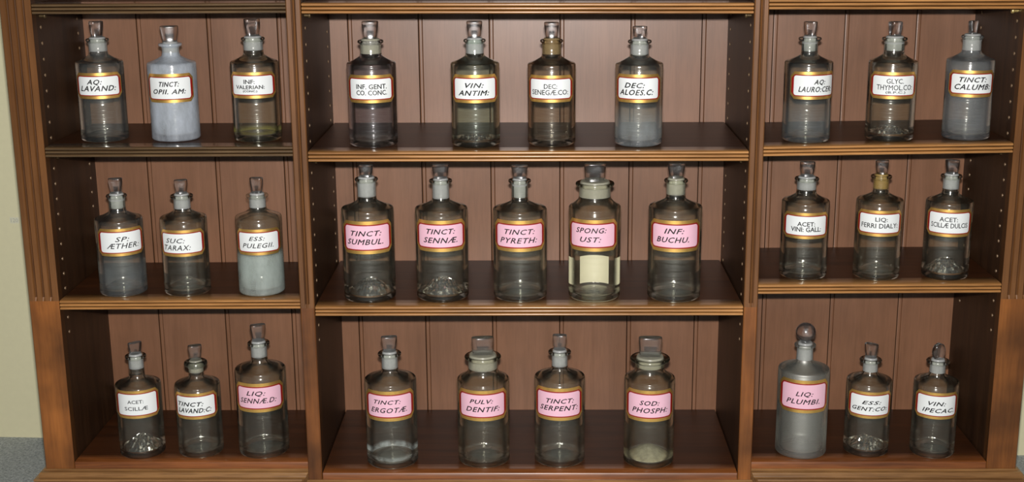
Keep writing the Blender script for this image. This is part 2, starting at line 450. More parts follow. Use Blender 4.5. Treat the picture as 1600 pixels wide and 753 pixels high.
# shelves: reeded front edge (three reeds), front nosing strip, board behind
NOSE = .036
def reeds(t, n=3):
    """(depth, z) outline of a reeded edge, from top to bottom"""
    p = t / n; pts = []
    for k in range(n):
        zc = -p * (k + .5)
        for i in range(9):
            a = PI / 2 - PI * i / 8
            pts.append((.0036 - .0036 * max(0, math.cos(a)) ** .9, zc + p * .41 * math.sin(a)))
        if k < n - 1: pts.append((.0066, -p * (k + 1)))
    return pts
def shelf(x0, x1, yf, z0, z1, mat, pin_y, t=.017, solid=False, peg='dull_brass'):
    x0 += .0012; x1 -= .0012
    zz = lambda x: z0 + (z1 - z0) * (x - x0) / (x1 - x0)
    mb = MB()
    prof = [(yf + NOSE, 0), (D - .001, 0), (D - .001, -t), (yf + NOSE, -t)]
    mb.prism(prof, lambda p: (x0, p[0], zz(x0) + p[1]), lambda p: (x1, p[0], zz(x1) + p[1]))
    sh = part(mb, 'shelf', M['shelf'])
    fix_normals(sh)
    mb = MB()
    if solid:
        fr = [(0.0012, 0), (0, -.0012), (0, -t)]
    else:
        fr = reeds(t)
    prof = [(yf + NOSE - .0006, -t), (yf + NOSE - .0006, -.0004), (yf + NOSE - .0012, .0002)] + [(yf + d, z + (.0002 if i == 0 else 0)) for i, (d, z) in enumerate(fr)]
    mb.prism(prof, lambda p: (x0, p[0], zz(x0) + p[1]), lambda p: (x1, p[0], zz(x1) + p[1]))
    ns = part(mb, 'nosing', [mat, M['grime']], True, 50, parent=sh)
    fix_normals(ns)
    y0 = yf - cab.location.y
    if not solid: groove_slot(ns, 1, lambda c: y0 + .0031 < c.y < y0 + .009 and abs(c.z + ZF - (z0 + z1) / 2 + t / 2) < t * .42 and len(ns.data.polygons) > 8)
    if solid: return
    for xs, s in ((x0, 1), (x1, -1)):
        for y in pin_y:
            v, f = lathe([(0, 0), (.0026, 0), (.0026, .009), (.0042, .0095), (.0046, .011), (.0040, .0125), (0, .013)], 14)
            mb = MB()
            zc = zz(xs) - t - .0030
            # the peg lies flat, pointing out of the panel
            mb.add([(xs - s * .0012 + s * (q[2] - .004) , y + q[0], zc - abs(0) + q[1] - .0016) for q in v], f)
            fix_normals(part(mb, 'shelf_peg', M[peg], True, 40))
PL, PC, PR = (.0385, .2105), (-.008, .2075), (.037, .206)
shelf(XLI, XCL0, 0, .8025, .8018, M['edge_dark'], PL)
shelf(XLI, XCL0, 0, .5752, .5749, M['edge_dark'], PL)
shelf(XLI, XCL0, 0, .3188, .3197, M['edge'], PL)
shelf(XCL1, XCR0, -BF, .8042, .7998, M['edge'], PC)
shelf(XCL1, XCR0, -BF, .5744, .5725, M['edge'], PC)
shelf(XCL1, XCR0, -BF, .3212, .3206, M['edge'], PC)
shelf(XCR1, XRI, 0, .8022, .8005, M['edge'], PR, peg='brass')
shelf(XCR1, XRI, 0, .5712, .5752, M['edge'], PR)
shelf(XCR1, XRI, 0, .3429, .3442, M['edge'], PR)
# fixed bottom boards with their plain front rail
shelf(XLI, XCL0, 0, ZB, ZB, M['rail'], (), .012, True)
shelf(XCL1, XCR0, -BF, ZB, ZB, M['rail'], (), .012, True)
shelf(XCR1, XRI, 0, ZB, ZB, M['rail'], (), .012, True)

# base moulding and plinth follow the stepped front
path = [(XLO, D + .009), (XLO, 0), (XCL0, 0), (XCL0, -BF), (XCR1, -BF), (XCR1, 0), (XRO, 0), (XRO, D + .009)]
def offset(path, d):
    out = []
    n = len(path)
    for i, p in enumerate(path):
        nrm = []
        for a, b in ((i - 1, i), (i, i + 1)):
            if a < 0 or b >= n: continue
            dx, dy = path[b][0] - path[a][0], path[b][1] - path[a][1]
            l = math.hypot(dx, dy)
            nrm.append((dy / l, -dx / l))
        # path runs left side -> front -> right side; outward is to the right of travel for (dy,-dx)
        if len(nrm) == 1: q = (p[0] + nrm[0][0] * d * 1, p[1] + nrm[0][1] * d)
        else: q = (p[0] + (nrm[0][0] + nrm[1][0]) * d, p[1] + (nrm[0][1] + nrm[1][1]) * d)
        out.append(q)
    return out
def sweep(prof, name, mat):
    mb = MB(); n = len(path); rows = []
    for d, z in prof:
        # outward must be away from the cabinet: left side leg runs towards -y, so (dy,-dx) = (-1,0): outward
        rows.append([(x, y, z) for x, y in offset(path, d)])
    k = len(prof)
    v = [rows[j][i] for i in range(n) for j in range(k)]
    f = [(i * k + j, i * k + j + 1, (i + 1) * k + j + 1, (i + 1) * k + j) for i in range(n - 1) for j in range(k - 1)]
    mb.add(v, f)
    o = part(mb, name, mat, True, 30); fix_normals(o); return o
zt = ZB - .012
prof = [(-.012, zt), (.0015, zt), (.0022, zt - .0006), (.0022, zt - .0022), (.0030, zt - .0026)]
for i in range(7):
    a = PI / 2 * i / 6
    prof.append((.0035 + .0055 * math.sin(a), zt - .003 - .0048 * (1 - math.cos(a))))
for i in range(1, 7):
    a = PI / 2 * i / 6
    prof.append((.009 + .0052 * (1 - math.cos(a)), zt - .0078 - .0052 * math.sin(a)))
prof += [(.0160, zt - .0133), (.0165, zt - .0142), (.0165, zt - .0168), (.0155, zt - .0176), (.0120, zt - .0178), (-.012, zt - .0178)]
sweep(prof, 'base_moulding', M['mould'])
sweep([(-.012, zt - .0178), (.0118, zt - .0178), (.0118, ZF + .001), (-.012, ZF + .001)], 'plinth', M['plinth'])
# top board over the uppermost bays
prof = [(-.012, ZT), (.004, ZT), (.006, ZT + .004), (.012, ZT + .008), (.014, ZT + .012), (.014, ZT + .018), (-.012, ZT + .018)]
sweep(prof, 'cornice', M['mould'])
mb = MB(); mb.box(XLO, XRO, 0, D + .009, ZT, ZT + .017); mb.box(XCL0, XCR1, -BF, 0, ZT, ZT + .017); part(mb, 'top_board', M['rail'])

# ------------------------------------------------------------------ bottles
G = {}
G['clear'] = thin_glass('clear_glass')  # default haze paints in the flash's grey veil
G['smoky'] = thin_glass('greyish_glass', tint=(.91, .91, .93), edge=(.5, .5, .53), haze=.006)
G['greenish'] = thin_glass('greenish_glass', tint=(.94, .97, .94), edge=(.66, .72, .68), haze=.007)
G['brown'] = thin_glass('brown_tinged_glass', tint=(.93, .91, .87), edge=(.55, .50, .42), haze=.006)
G['dusty'] = thin_glass('dusty_glass', haze=.04, hazecol=srgb(176, 184, 190), patch=.4)
G['filmed'] = thin_glass('glass_filmed_inside', haze=.42, hazecol=srgb(222, 230, 242), patch=.5, bend=(.8, .99))
G['half_filmed'] = thin_glass('glass_filmed_below', hazecol=srgb(214, 226, 222), patch=.35, hz=(.062, .076, .36, .01), bend=(.75, .98))
G['hazy'] = thin_glass('hazy_glass', haze=.14, hazecol=srgb(182, 186, 192), patch=.35)
G['low_hazy'] = thin_glass('glass_hazy_towards_foot', hazecol=srgb(196, 204, 210), patch=.5, hz=(.0, .075, .22, .02))
G['mid_hazy'] = thin_glass('glass_with_dim_bloom', hazecol=srgb(178, 188, 196), patch=.4, hz=(.03, .08, .08, .02))
G['yellowish'] = thin_glass('yellowish_glass', tint=(.965, .962, .932), edge=(.66, .67, .6), haze=.012, hazecol=srgb(186, 186, 158))
G['satin'] = thin_glass('satin_glass', haze=.10, hazecol=srgb(168, 172, 168), rough=.42, patch=.1, sheen=.12)
BASE = {'plain': thin_glass('bottle_foot_glass', haze=.07, rough=.2, bumpy=.9, patch=.7, f0=.14, bend=(.6, .98), bscale=200, edge=(.6, .62, .6)),  # pale mottle painted in for light caught inside the foot
        'spark': thin_glass('sparkling_foot_glass', haze=.045, rough=.14, bumpy=.3, patch=.9, edge=(.8, .82, .82), bend=(.6, .98), f0=.8, bscale=330),  # same painted mottle, with strong reflection for the sparkle
        'dust': thin_glass('dusty_foot_glass', haze=.18, hazecol=srgb(190, 190, 180), rough=.3, bumpy=.4, patch=.5)}
NECK = {k: thin_glass('ground_neck_' + k, haze=.5, hazecol=srgb(*c), patch=.25, rough=.2, bend=(.9, 1.0)) for k, c in
        {'white': (206, 208, 206), 'brown': (170, 146, 104), 'yellow': (190, 160, 96), 'dirty': (198, 196, 176)}.items()}
PLUG = {'white': M['plug'], 'brown': frosted('brown_stained_ground_glass', srgb(170, 146, 104), .2),
        'yellow': frosted('yellow_stained_ground_glass', srgb(190, 160, 96), .2),
        'dirty': frosted('yellowed_ground_glass', srgb(198, 196, 176), .2)}
FILM = {'opaque': film('blue_white_film', srgb(206, 216, 232), .80, .16, 60),
        'half': film('pale_grey_film', srgb(212, 222, 220), .74, .16, 80, z1=.072, fade=.012),
        'low': film('chalky_film', srgb(206, 214, 220), .5, .4, 70, z1=.022, fade=.008),
        'liquid': film('yellow_dregs', srgb(186, 176, 96), .5, .2, 40, z1=.020, fade=.012),
        'powder': film('pale_powder', srgb(206, 202, 172), .62, .2, 120)}

def body_mesh(R, zs, zn, rn, zl, rl, hp, foot, zt_seed):
    e = .0040
    zsh = min(zn, zs + (.0105 if R > .0405 else .0095))
    o = [(0, .004), (R * .55, .0025), (R - .0085, .0008), (R - .0055, 0)]
    for i in range(1, 6):
        a = PI / 2 * i / 5
        o.append((R - .0045 + .0045 * math.sin(a), .0045 - .0045 * math.cos(a)))
    o += [(R - .0002, .02), (R - .0003, zs * .5)]
    for i in range(0, 6):
        a = PI / 2 * i / 5 * .82
        o.append((R - e + e * math.cos(a), zs - e + e * math.sin(a)))
    ps = o[-1]; pn = (rn + .0014, zsh)
    for s in (.2, .4, .6, .8, .92):             # sloping shoulder, curling up into the neck
        o.append((ps[0] + (pn[0] - ps[0]) * s, ps[1] + (pn[1] - ps[1]) * (s * .6 + .4 * s * s)))
    o += [pn, (rn + .0002, zsh + .004)] + ([(rn, zn)] if zn > zsh + .0052 else []) + [(rn, zl - .0085), (rn + .0006, zl - .0055)]
    for i in range(9):                            # rounded lip
        a = -PI / 2 + PI * i / 8
        o.append((rl - .0022 + .0022 * math.cos(a), zl - .0012 + .0026 * math.sin(a)))
    n_out = len(o)
    w = .0034
    ri = rn - .0012
    i_ = [(ri + .001, zl + .0012), (ri, zl - .001), (ri - .0004, zsh + .002)]
    for s in (.9, .7, .5, .3, .1):
        i_.append((ps[0] - .002 + (ri - ps[0] + .002) * s, ps[1] - .0036 + (zsh - ps[1]) * (s * .6 + .4 * s * s)))
    i_ += [(R - w - .0008, zs - .009), (R - w, zs - .014), (R - w, .018), (R - w - .0006, .012), (R - w - .003, .0085)]
    n_in = len(i_)
    Rp = R - w - .003
    p = []
    for k in range(1, 11):                       # pushed-up foot
        s = k / 10
        p.append((Rp * (1 - s), .0085 + (hp - .0085) * math.sin(s * PI / 2) ** (1.0 if foot == 'spark' else 1.15)))
    prof = o + i_ + p
    v, f = lathe(prof, 56)
    # material: the pushed-up foot
    if foot == 'spark':                          # the pushed-up foot is rough inside, like cracked ice
        rnd = random.Random(int(R * 1e6) + int(zt_seed * 1e6))
        first = sum(1 if q[0] < 1e-6 else 56 for q in prof[:n_out + n_in])
        for q in range(first, len(v) - 1):
            x, y, z = v[q]; v[q] = (x + rnd.uniform(-.0006, .0006), y + rnd.uniform(-.0006, .0006), max(.0075, z + rnd.uniform(-.0024, .0024)))
    mi = []
    row_of = []
    for face in f:
        zc = sum(v[q][2] for q in face) / len(face)
        rc = max(math.hypot(v[q][0], v[q][1]) for q in face)
        mi.append(0)
    # faces were appended row by row
    nrow = len(prof) - 1; c = 0
    for a in range(nrow):
        cnt = 56
        for _ in range(cnt):
            if a >= n_out + n_in - 2: mi[c] = 1
            elif a < n_out - 1 and prof[a][0] < rn + .0004 and prof[a][1] > zsh + .003 and prof[a][1] > zn - .0002 and prof[a + 1][1] < zl - .005: mi[c] = 2
            c += 1
    return v, f, mi

def slab(rows, n=28, ex=4.0):
    """loft of rounded-rectangle sections (half width, half depth, z)"""
    v = []; f = []
    for a, b, z in rows:
        for i in range(n):
            t = 2 * PI * i / n
            c, s = math.cos(t), math.sin(t)
            v.append((a * math.copysign(abs(c) ** (2 / ex), c), b * math.copysign(abs(s) ** (2 / ex), s), z))
    for k in range(len(rows) - 1):
        for i in range(n):
            j = (i + 1) % n
            f.append((k * n + i, k * n + j, (k + 1) * n + j, (k + 1) * n + i))
    f.append(tuple(range(n - 1, -1, -1))); f.append(tuple(range((len(rows) - 1) * n, len(rows) * n)))
    return v, f

def finial_mesh(kind, w, z0, z1, rn):
    h = z1 - z0
    if kind == 'ball':
        v, f = lathe([(0, z0 - .001), (.0075, z0 - .001), (.0075, z0 + .001)] +
                     [(w * math.sin(a) , z0 + h * .52 - h * .48 * math.cos(a)) for a in [PI * (.13 + .87 * i / 14) for i in range(14)]] + [(0, z1)], 40)
        return v, f
    b = min(w * .62, .0068) if kind != 'cube' else w * .9
    if kind == 'wide': b = .0085
    if kind == 'oval':
        rows = []
        for i in range(13):
            s = i / 12
            a = w * (.5 + .62 * math.sin(PI * min(1, s * .92 + .06)) ** .8) * (1 if s < .97 else .8)
            rows.append((max(.0015, a if s < 1 else a * .5), b * (.95 if s < .9 else .65), z0 - .001 + (h + .001) * s))
        return slab(rows, 28, 2.3)
    waist = .80 if kind != 'wide' else .93
    rows = [(w * waist, b * .98, z0 - .001), (w * (waist - .03), b * .9, z0 + h * .08), (w * (waist + .01), b * .84, z0 + h * .2), (w * (.5 * waist + .48), b * .86, z0 + h * .45),
            (w * .99, b * .92, z0 + h * .75), (w, b * .95, z0 + h * .9), (w * .985, b * .92, z0 + h * .965), (w * .93, b * .82, z1 - .0004), (w * .8, b * .6, z1)]
    return slab(rows, 32, 3.2 if kind != 'cube' else 3.4)

def label_layer(mb, R, half, z0, z1, corner, chamfer, mi, thick, n=40):
    """a patch bent round the glass; half = half angle in radians; corner radius/chamfer in metres of arc"""
    A = half * R
    us = [-A + 2 * A * i / n for i in range(n + 1)]
    extra = [-A + corner * k for k in (.08, .2, .4, .6, .8, 1)] + [A - corner * k for k in (.08, .2, .4, .6, .8, 1)]
    us = sorted(set([round(u, 6) for u in us + extra]))
    def inset(u):
        d = A - abs(u)
        if d >= corner: return 0
        if chamfer: return corner - d
        return corner - math.sqrt(max(0, corner ** 2 - (corner - d) ** 2))
    lo, hi = [], []
    for u in us:
        k = min(inset(u), (z1 - z0) / 2 - .0005)
        lo.append((u, z0 + k)); hi.append((u, z1 - k))
    P = lambda u, z, r: (r * math.sin(u / R), -r * math.cos(u / R), z)
    m = len(us); r1 = R + thick
    v = [P(u, z, r1) for u, z in lo] + [P(u, z, r1) for u, z in hi]
    v += [P(u, z, R + .0001) for u, z in lo] + [P(u, z, R + .0001) for u, z in hi]
    f = [(i, i + 1, m + i + 1, m + i) for i in range(m - 1)]
    f += [(2 * m + i, 2 * m + i + 1, i + 1, i) for i in range(m - 1)]
    f += [(m + i, m + i + 1, 3 * m + i + 1, 3 * m + i) for i in range(m - 1)]
    f += [(2 * m, 0, m, 3 * m), (m - 1, 3 * m - 1, 4 * m - 1, 2 * m - 1)]
    f += [(3 * m + i, 3 * m + i + 1, 2 * m + i + 1, 2 * m + i) for i in range(m - 1)]
    mb.add(v, f, mi)

def text_mesh(body, italic, bold):
    c = bpy.data.curves.new('tmp', 'FONT'); c.body = body
    c.size = 1; c.shear = .30 if italic else 0; c.resolution_u = 2
    c.space_character = 1.12 if italic else 1.0
    ob = bpy.data.objects.new('tmp', c); COL.objects.link(ob)
    me = ob.to_mesh()
    v = [tuple(q.co) for q in me.vertices]; f = [tuple(p.vertices) for p in me.polygons]
    ob.to_mesh_clear(); bpy.data.objects.remove(ob); bpy.data.curves.remove(c)
    xs = [q[0] for q in v]
    x0, x1 = min(xs), max(xs)
    cap = .684
    return [((x - x0) / (x1 - x0) - .5, y / cap - .5) for x, y, _ in v], f

def lettering(mb, R, lines, italic, bold):
    for body, th, span, z, cap in lines:
        v, f = text_mesh(body, italic, bold)
        bm = bmesh.new()
        W = math.radians(span) * R
        vs = [bm.verts.new((x * W, y * cap, 0)) for x, y in v]
        for q in f:
            try: bm.faces.new([vs[i] for i in q])
            except ValueError: pass
        for _ in range(3):                       # long strokes follow the curve of the glass
            es = [e for e in bm.edges if abs(e.verts[0].co.x - e.verts[1].co.x) > .0013]
            if not es: break
            bmesh.ops.subdivide_edges(bm, edges=es, cuts=1)
        bmesh.ops.triangulate(bm, faces=bm.faces)
        bm.verts.index_update()
        vv = [q.co.copy() for q in bm.verts]; ff = [tuple(p.index for p in q.verts) for q in bm.faces]
        bm.free()
        sh = [(0, 0)] if not bold else [(-bold, 0), (bold, 0), (0, bold * .8), (0, -bold * .8)]
        for k, (dx, dz) in enumerate(sh):        # brush strokes
            r = R + .00085 + .00002 * k
            mb.add([(r * math.sin(math.radians(th) + (q.x + dx) / R), -r * math.cos(math.radians(th) + (q.x + dx) / R), z + q.y * .93 + dz) for q in vv], ff)

def residue_mesh(R, z0, z1, hp, dome=False):
    r = R - .0042
    if dome:
        prof = [(r - .003, .0096)] + [((r - .003) * (1 - k / 10), .0096 + (hp - .0085) * math.sin(k / 10 * PI / 2) ** 1.15) for k in range(1, 11)]
    else:
        prof = [(r - .004, .0105), (r - .001, .0135), (r, .019)] + [(r, .019 + (z1 - .019) * k / 8) for k in range(1, 9)]
    return lathe(prof, 48)

ROWS = [
    ('AQ LAVAND', -0.7004, 0.0751, 0.5754, 10.3, -8, 0.0381, 0.1297, 0.1451, 0.0146, 0.1642, 0.0185, 0.1933, 0.0110, 0.0716, 0.1135,
     [('AQ:', -7.8, 35.6, 0.099, 0.0081), ('LAVAND:', -0.5, 89.0, 0.0885, 0.0089)]),
    ('TINCT OPII', -0.5827, 0.0782, 0.5754, 5.4, -10, 0.0394, 0.1270, 0.1423, 0.0138, 0.1557, 0.0188, 0.1848, 0.0144, 0.0646, 0.1110,
     [('TINCT:', 0.4, 45.9, 0.0945, 0.008), ('OPII. AM:', -0.6, 79.4, 0.0825, 0.008)]),
    ('INF VALERIAN', -0.4455, 0.0711, 0.5753, 3.0, -9, 0.0389, 0.1288, 0.1460, 0.0156, 0.1649, 0.0191, 0.1962, 0.0130, 0.0718, 0.1139,
     [('INF:', -5.3, 25.7, 0.0988, 0.0070), ('VALERIAN:', -5.1, 70.6, 0.0900, 0.0063), ('(CONC.)', -4.3, 33.5, 0.0837, 0.0032)]),
    ('INF GENT', -0.2484, 0.0223, 0.5744, 3.1, -4, 0.0391, 0.1321, 0.1445, 0.0164, 0.1650, 0.0206, 0.1960, 0.0130, 0.0714, 0.1151,
     [('INF. GENT.', 2.6, 72.5, 0.0971, 0.0078), ('CO. CONC.', 2.6, 72.5, 0.0875, 0.0078)]),
    ('VIN ANTIM', -0.0832, 0.0146, 0.5740, 1.7, -1, 0.0386, 0.1325, 0.1446, 0.0139, 0.1666, 0.0176, 0.1961, 0.0123, 0.0720, 0.1160,
     [('VIN:', -1.0, 42.5, 0.0996, 0.0077), ('ANTIM:', -3.2, 73.8, 0.0876, 0.0082)]),
    ('DEC SENEGAE', 0.0382, 0.0243, 0.5736, -4.6, -4, 0.0382, 0.1300, 0.1432, 0.0147, 0.1648, 0.0182, 0.1933, 0.0116, 0.0712, 0.1134,
     [('DEC:', 1.2, 30.8, 0.0964, 0.0077), ('SENEGÆ.CO:', -0.8, 91.5, 0.0869, 0.0082)]),
    ('DEC ALOES', 0.1768, 0.0194, 0.5733, -7.4, -3, 0.0378, 0.1301, 0.1408, 0.0143, 0.1638, 0.0188, 0.1867, 0.0113, 0.0710, 0.1151,
     [('DEC:', -7.9, 48.1, 0.0981, 0.0082), ('ALOES.C:', -4.2, 84.5, 0.0871, 0.0088)]),
    ('AQ LAUROCER', 0.4508, 0.0538, 0.5726, 7.5, 19, 0.0382, 0.1282, 0.1424, 0.0124, 0.1637, 0.0182, 0.1899, 0.0106, 0.0704, 0.1142,
     [('AQ:', 9.4, 28.6, 0.098, 0.0078), ('LAURO:CER:', 3.0, 86.9, 0.0865, 0.0088)]),
    ('GLYC THYMOL', 0.5854, 0.0540, 0.5739, -9.9, 5, 0.0383, 0.1267, 0.1413, 0.0155, 0.1615, 0.0199, 0.1877, 0.0125, 0.0690, 0.1114,
     [('GLYC.', 2.3, 39.3, 0.0973, 0.0079), ('THYMOL.CO:', 2.5, 87.2, 0.0872, 0.0086), ('(B.P.C.)', 4.6, 45.9, 0.0797, 0.0036)]),
    ('TINCT CALUMB', 0.7078, 0.0520, 0.5751, -9.0, 9, 0.0372, 0.1277, 0.1401, 0.0144, 0.1631, 0.0174, 0.1872, 0.0088, 0.0700, 0.1123,
     [('TINCT:', 1.1, 65.1, 0.0978, 0.008), ('CALUMB:', 2.0, 88.9, 0.0863, 0.0088)]),
    ('SP AETHER', -0.6828, 0.0524, 0.3193, 21.1, 3, 0.0390, 0.1289, 0.1433, 0.0132, 0.1658, 0.0170, 0.1945, 0.0113, 0.0708, 0.1168,
     [('SP:', 1.9, 32.9, 0.0992, 0.0083), ('ÆTHER:', 3.8, 79.7, 0.088, 0.0091)]),
    ('SUC TARAX', -0.5745, 0.0531, 0.3196, 6.4, -9, 0.0383, 0.1300, 0.1433, 0.0135, 0.1646, 0.0188, 0.1911, 0.0108, 0.0691, 0.1136,
     [('SUC:', -15.6, 49.2, 0.096, 0.0082), ('TARAX:', -12.2, 68.5, 0.0841, 0.009)]),
    ('ESS PULEGII', -0.4486, 0.0517, 0.3198, 9.2, -3, 0.0383, 0.1315, 0.1440, 0.0135, 0.1652, 0.0185, 0.1943, 0.0107, 0.0714, 0.1148,
     [('ESS:', -3.8, 38.5, 0.0994, 0.007), ('PULEGII.', -2.2, 78.6, 0.0875, 0.0081)]),
    ('TINCT SUMBUL', -0.2611, 0.0098, 0.3214, 4.5, -3, 0.0423, 0.1526, 0.1702, 0.0149, 0.1986, 0.0187, 0.2212, 0.0115, 0.0832, 0.1370,
     [('TINCT:', -2.4, 68.5, 0.117, 0.0087), ('SUMBUL.', -5.4, 82.3, 0.1032, 0.0093)]),
    ('TINCT SENNAE', -0.1414, 0.0135, 0.3213, 1.3, -3, 0.0428, 0.1514, 0.1660, 0.0135, 0.1948, 0.0188, 0.2211, 0.0134, 0.0858, 0.1370,
     [('TINCT:', 0.6, 62.5, 0.1191, 0.0087), ('SENNÆ.', -0.5, 76.0, 0.1048, 0.0092)]),
    ('TINCT PYRETH', -0.0137, 0.0158, 0.3212, -0.2, -1, 0.0439, 0.1494, 0.1650, 0.0130, 0.1939, 0.0184, 0.2191, 0.0129, 0.0852, 0.1363,
     [('TINCT:', 0.2, 64.8, 0.1179, 0.0087), ('PYRETH:', -2.6, 82.0, 0.1037, 0.0092)]),
    ('SPONG UST', 0.1078, 0.0135, 0.3211, -8.5, -6, 0.0422, 0.1533, 0.1668, 0.0253, 0.1892, 0.0314, 0.2218, 0.0172, 0.0856, 0.1372,
     [('SPONG:', -2.5, 69.1, 0.1198, 0.0087), ('UST:', -3.2, 46.6, 0.105, 0.0087)]),
    ('INF BUCHU', 0.2381, 0.0117, 0.3210, -5.1, 1, 0.0432, 0.1533, 0.1714, 0.0151, 0.1944, 0.0192, 0.2216, 0.0138, 0.0849, 0.1364,
     [('INF:', -2.5, 41.9, 0.1192, 0.0087), ('BUCHU.', -5.6, 70.8, 0.1049, 0.0092)]),
    ('ACET VINI', 0.4575, 0.0592, 0.3435, -7.7, 4, 0.0388, 0.1288, 0.1460, 0.0156, 0.1641, 0.0198, 0.1918, 0.0122, 0.0703, 0.1136,
     [('ACET:', -0.3, 41.5, 0.0951, 0.0074), ('VINI: GALL:', -0.1, 73.4, 0.0862, 0.0081)]),
    ('LIQ FERRI', 0.5773, 0.0524, 0.3438, -11.7, 3, 0.0377, 0.1313, 0.1480, 0.0122, 0.1683, 0.0170, 0.1947, 0.0104, 0.0750, 0.1177,
     [('LIQ:', 3.6, 29.2, 0.1033, 0.0071), ('FERRI DIALY:', -0.1, 92.8, 0.0927, 0.0082)]),
    ('ACET SCILLAE DULCIS', 0.6902, 0.0493, 0.3442, -13.5, 4, 0.0375, 0.1293, 0.1476, 0.0128, 0.1688, 0.0171, 0.1948, 0.0111, 0.0742, 0.1194,
     [('ACET:', -2.9, 43.1, 0.1029, 0.0076), ('SCILLÆ DULCIS', 0.0, 93.0, 0.093, 0.0083)]),
    ('ACET SCILLAE', -0.6705, 0.0456, 0.0324, 10.8, -7, 0.0383, 0.1278, 0.1535, 0.0126, 0.1750, 0.0177, 0.1986, 0.0115, 0.0748, 0.1241,
     [('ACET:', -3.0, 39.3, 0.1047, 0.0064), ('SCILLÆ', -2.4, 58.1, 0.0926, 0.0068)]),
    ('TINCT LAVAND C', -0.5695, 0.0492, 0.0324, 5.3, -10, 0.0383, 0.1263, 0.1452, 0.0124, 0.1623, 0.0194, 0.1923, 0.0113, 0.0719, 0.1182,
     [('TINCT:', -12.5, 67.9, 0.099, 0.0076), ('LAVAND:C:', -2.4, 88.3, 0.0877, 0.0084)]),
    ('LIQ SENNAE D', -0.4604, 0.0521, 0.0324, 6.5, -6, 0.0431, 0.1521, 0.1717, 0.0135, 0.1956, 0.0189, 0.2280, 0.0128, 0.0852, 0.1365,
     [('LIQ:', -6.9, 42.6, 0.1192, 0.0083), ('SENNÆ.D:', -3.5, 86.1, 0.1059, 0.0091)]),
    ('TINCT ERGOTAE', -0.2325, 0.0080, 0.0324, 2.7, -4, 0.0433, 0.1494, 0.1666, 0.0135, 0.1916, 0.0196, 0.2209, 0.0132, 0.0867, 0.1389,
     [('TINCT:', -5.0, 60.2, 0.12, 0.0074), ('ERGOTÆ.', -1.9, 83.5, 0.1059, 0.0089)]),
    ('PULV DENTIF', -0.0772, 0.0134, 0.0324, -0.5, -3, 0.0438, 0.1472, 0.1642, 0.0243, 0.1842, 0.0306, 0.2176, 0.0183, 0.0850, 0.1381,
     [('PULV:', -1.9, 50.9, 0.1193, 0.0074), ('DENTIF:', 1.4, 76.2, 0.1055, 0.0089)]),
    ('TINCT SERPENT', 0.0512, 0.0140, 0.0324, -4.0, -3, 0.0425, 0.1509, 0.1679, 0.0132, 0.1919, 0.0191, 0.2211, 0.0116, 0.0850, 0.1413,
     [('TINCT:', 4.2, 63.1, 0.1193, 0.0082), ('SERPENT:', 1.1, 90.7, 0.1067, 0.0089)]),
    ('SOD PHOSPH', 0.2014, 0.0089, 0.0324, -4.1, 1, 0.0422, 0.1505, 0.1662, 0.0241, 0.1820, 0.0330, 0.2185, 0.0191, 0.0848, 0.1389,
     [('SOD:', -0.4, 44.2, 0.1174, 0.0082), ('PHOSPH:', 0.8, 83.4, 0.1044, 0.0089)]),
    ('LIQ PLUMBI', 0.4657, 0.0485, 0.0324, -8.9, 3, 0.0429, 0.1519, 0.1643, 0.0136, 0.1919, 0.0180, 0.2293, 0.0165, 0.0844, 0.1418,
     [('LIQ:', 0.8, 38.0, 0.118, 0.0083), ('PLUMBI.', -1.9, 76.1, 0.1043, 0.0091)]),
    ('ESS GENT CO', 0.5780, 0.0514, 0.0324, -8.8, 6, 0.0378, 0.1306, 0.1418, 0.0122, 0.1641, 0.0186, 0.1920, 0.0115, 0.0713, 0.1180,
     [('ESS:', 3.3, 48.0, 0.0996, 0.0063), ('GENT:CO:', 0.0, 93.0, 0.0882, 0.0071)]),
    ('VIN IPECAC', 0.6892, 0.0447, 0.0324, -11.6, 6, 0.0369, 0.1307, 0.1420, 0.0128, 0.1640, 0.0193, 0.1940, 0.0105, 0.0722, 0.1187,
     [('VIN:', 0.0, 43.6, 0.0996, 0.0072), ('IPECAC.', 4.9, 83.2, 0.0875, 0.0076)]),
]
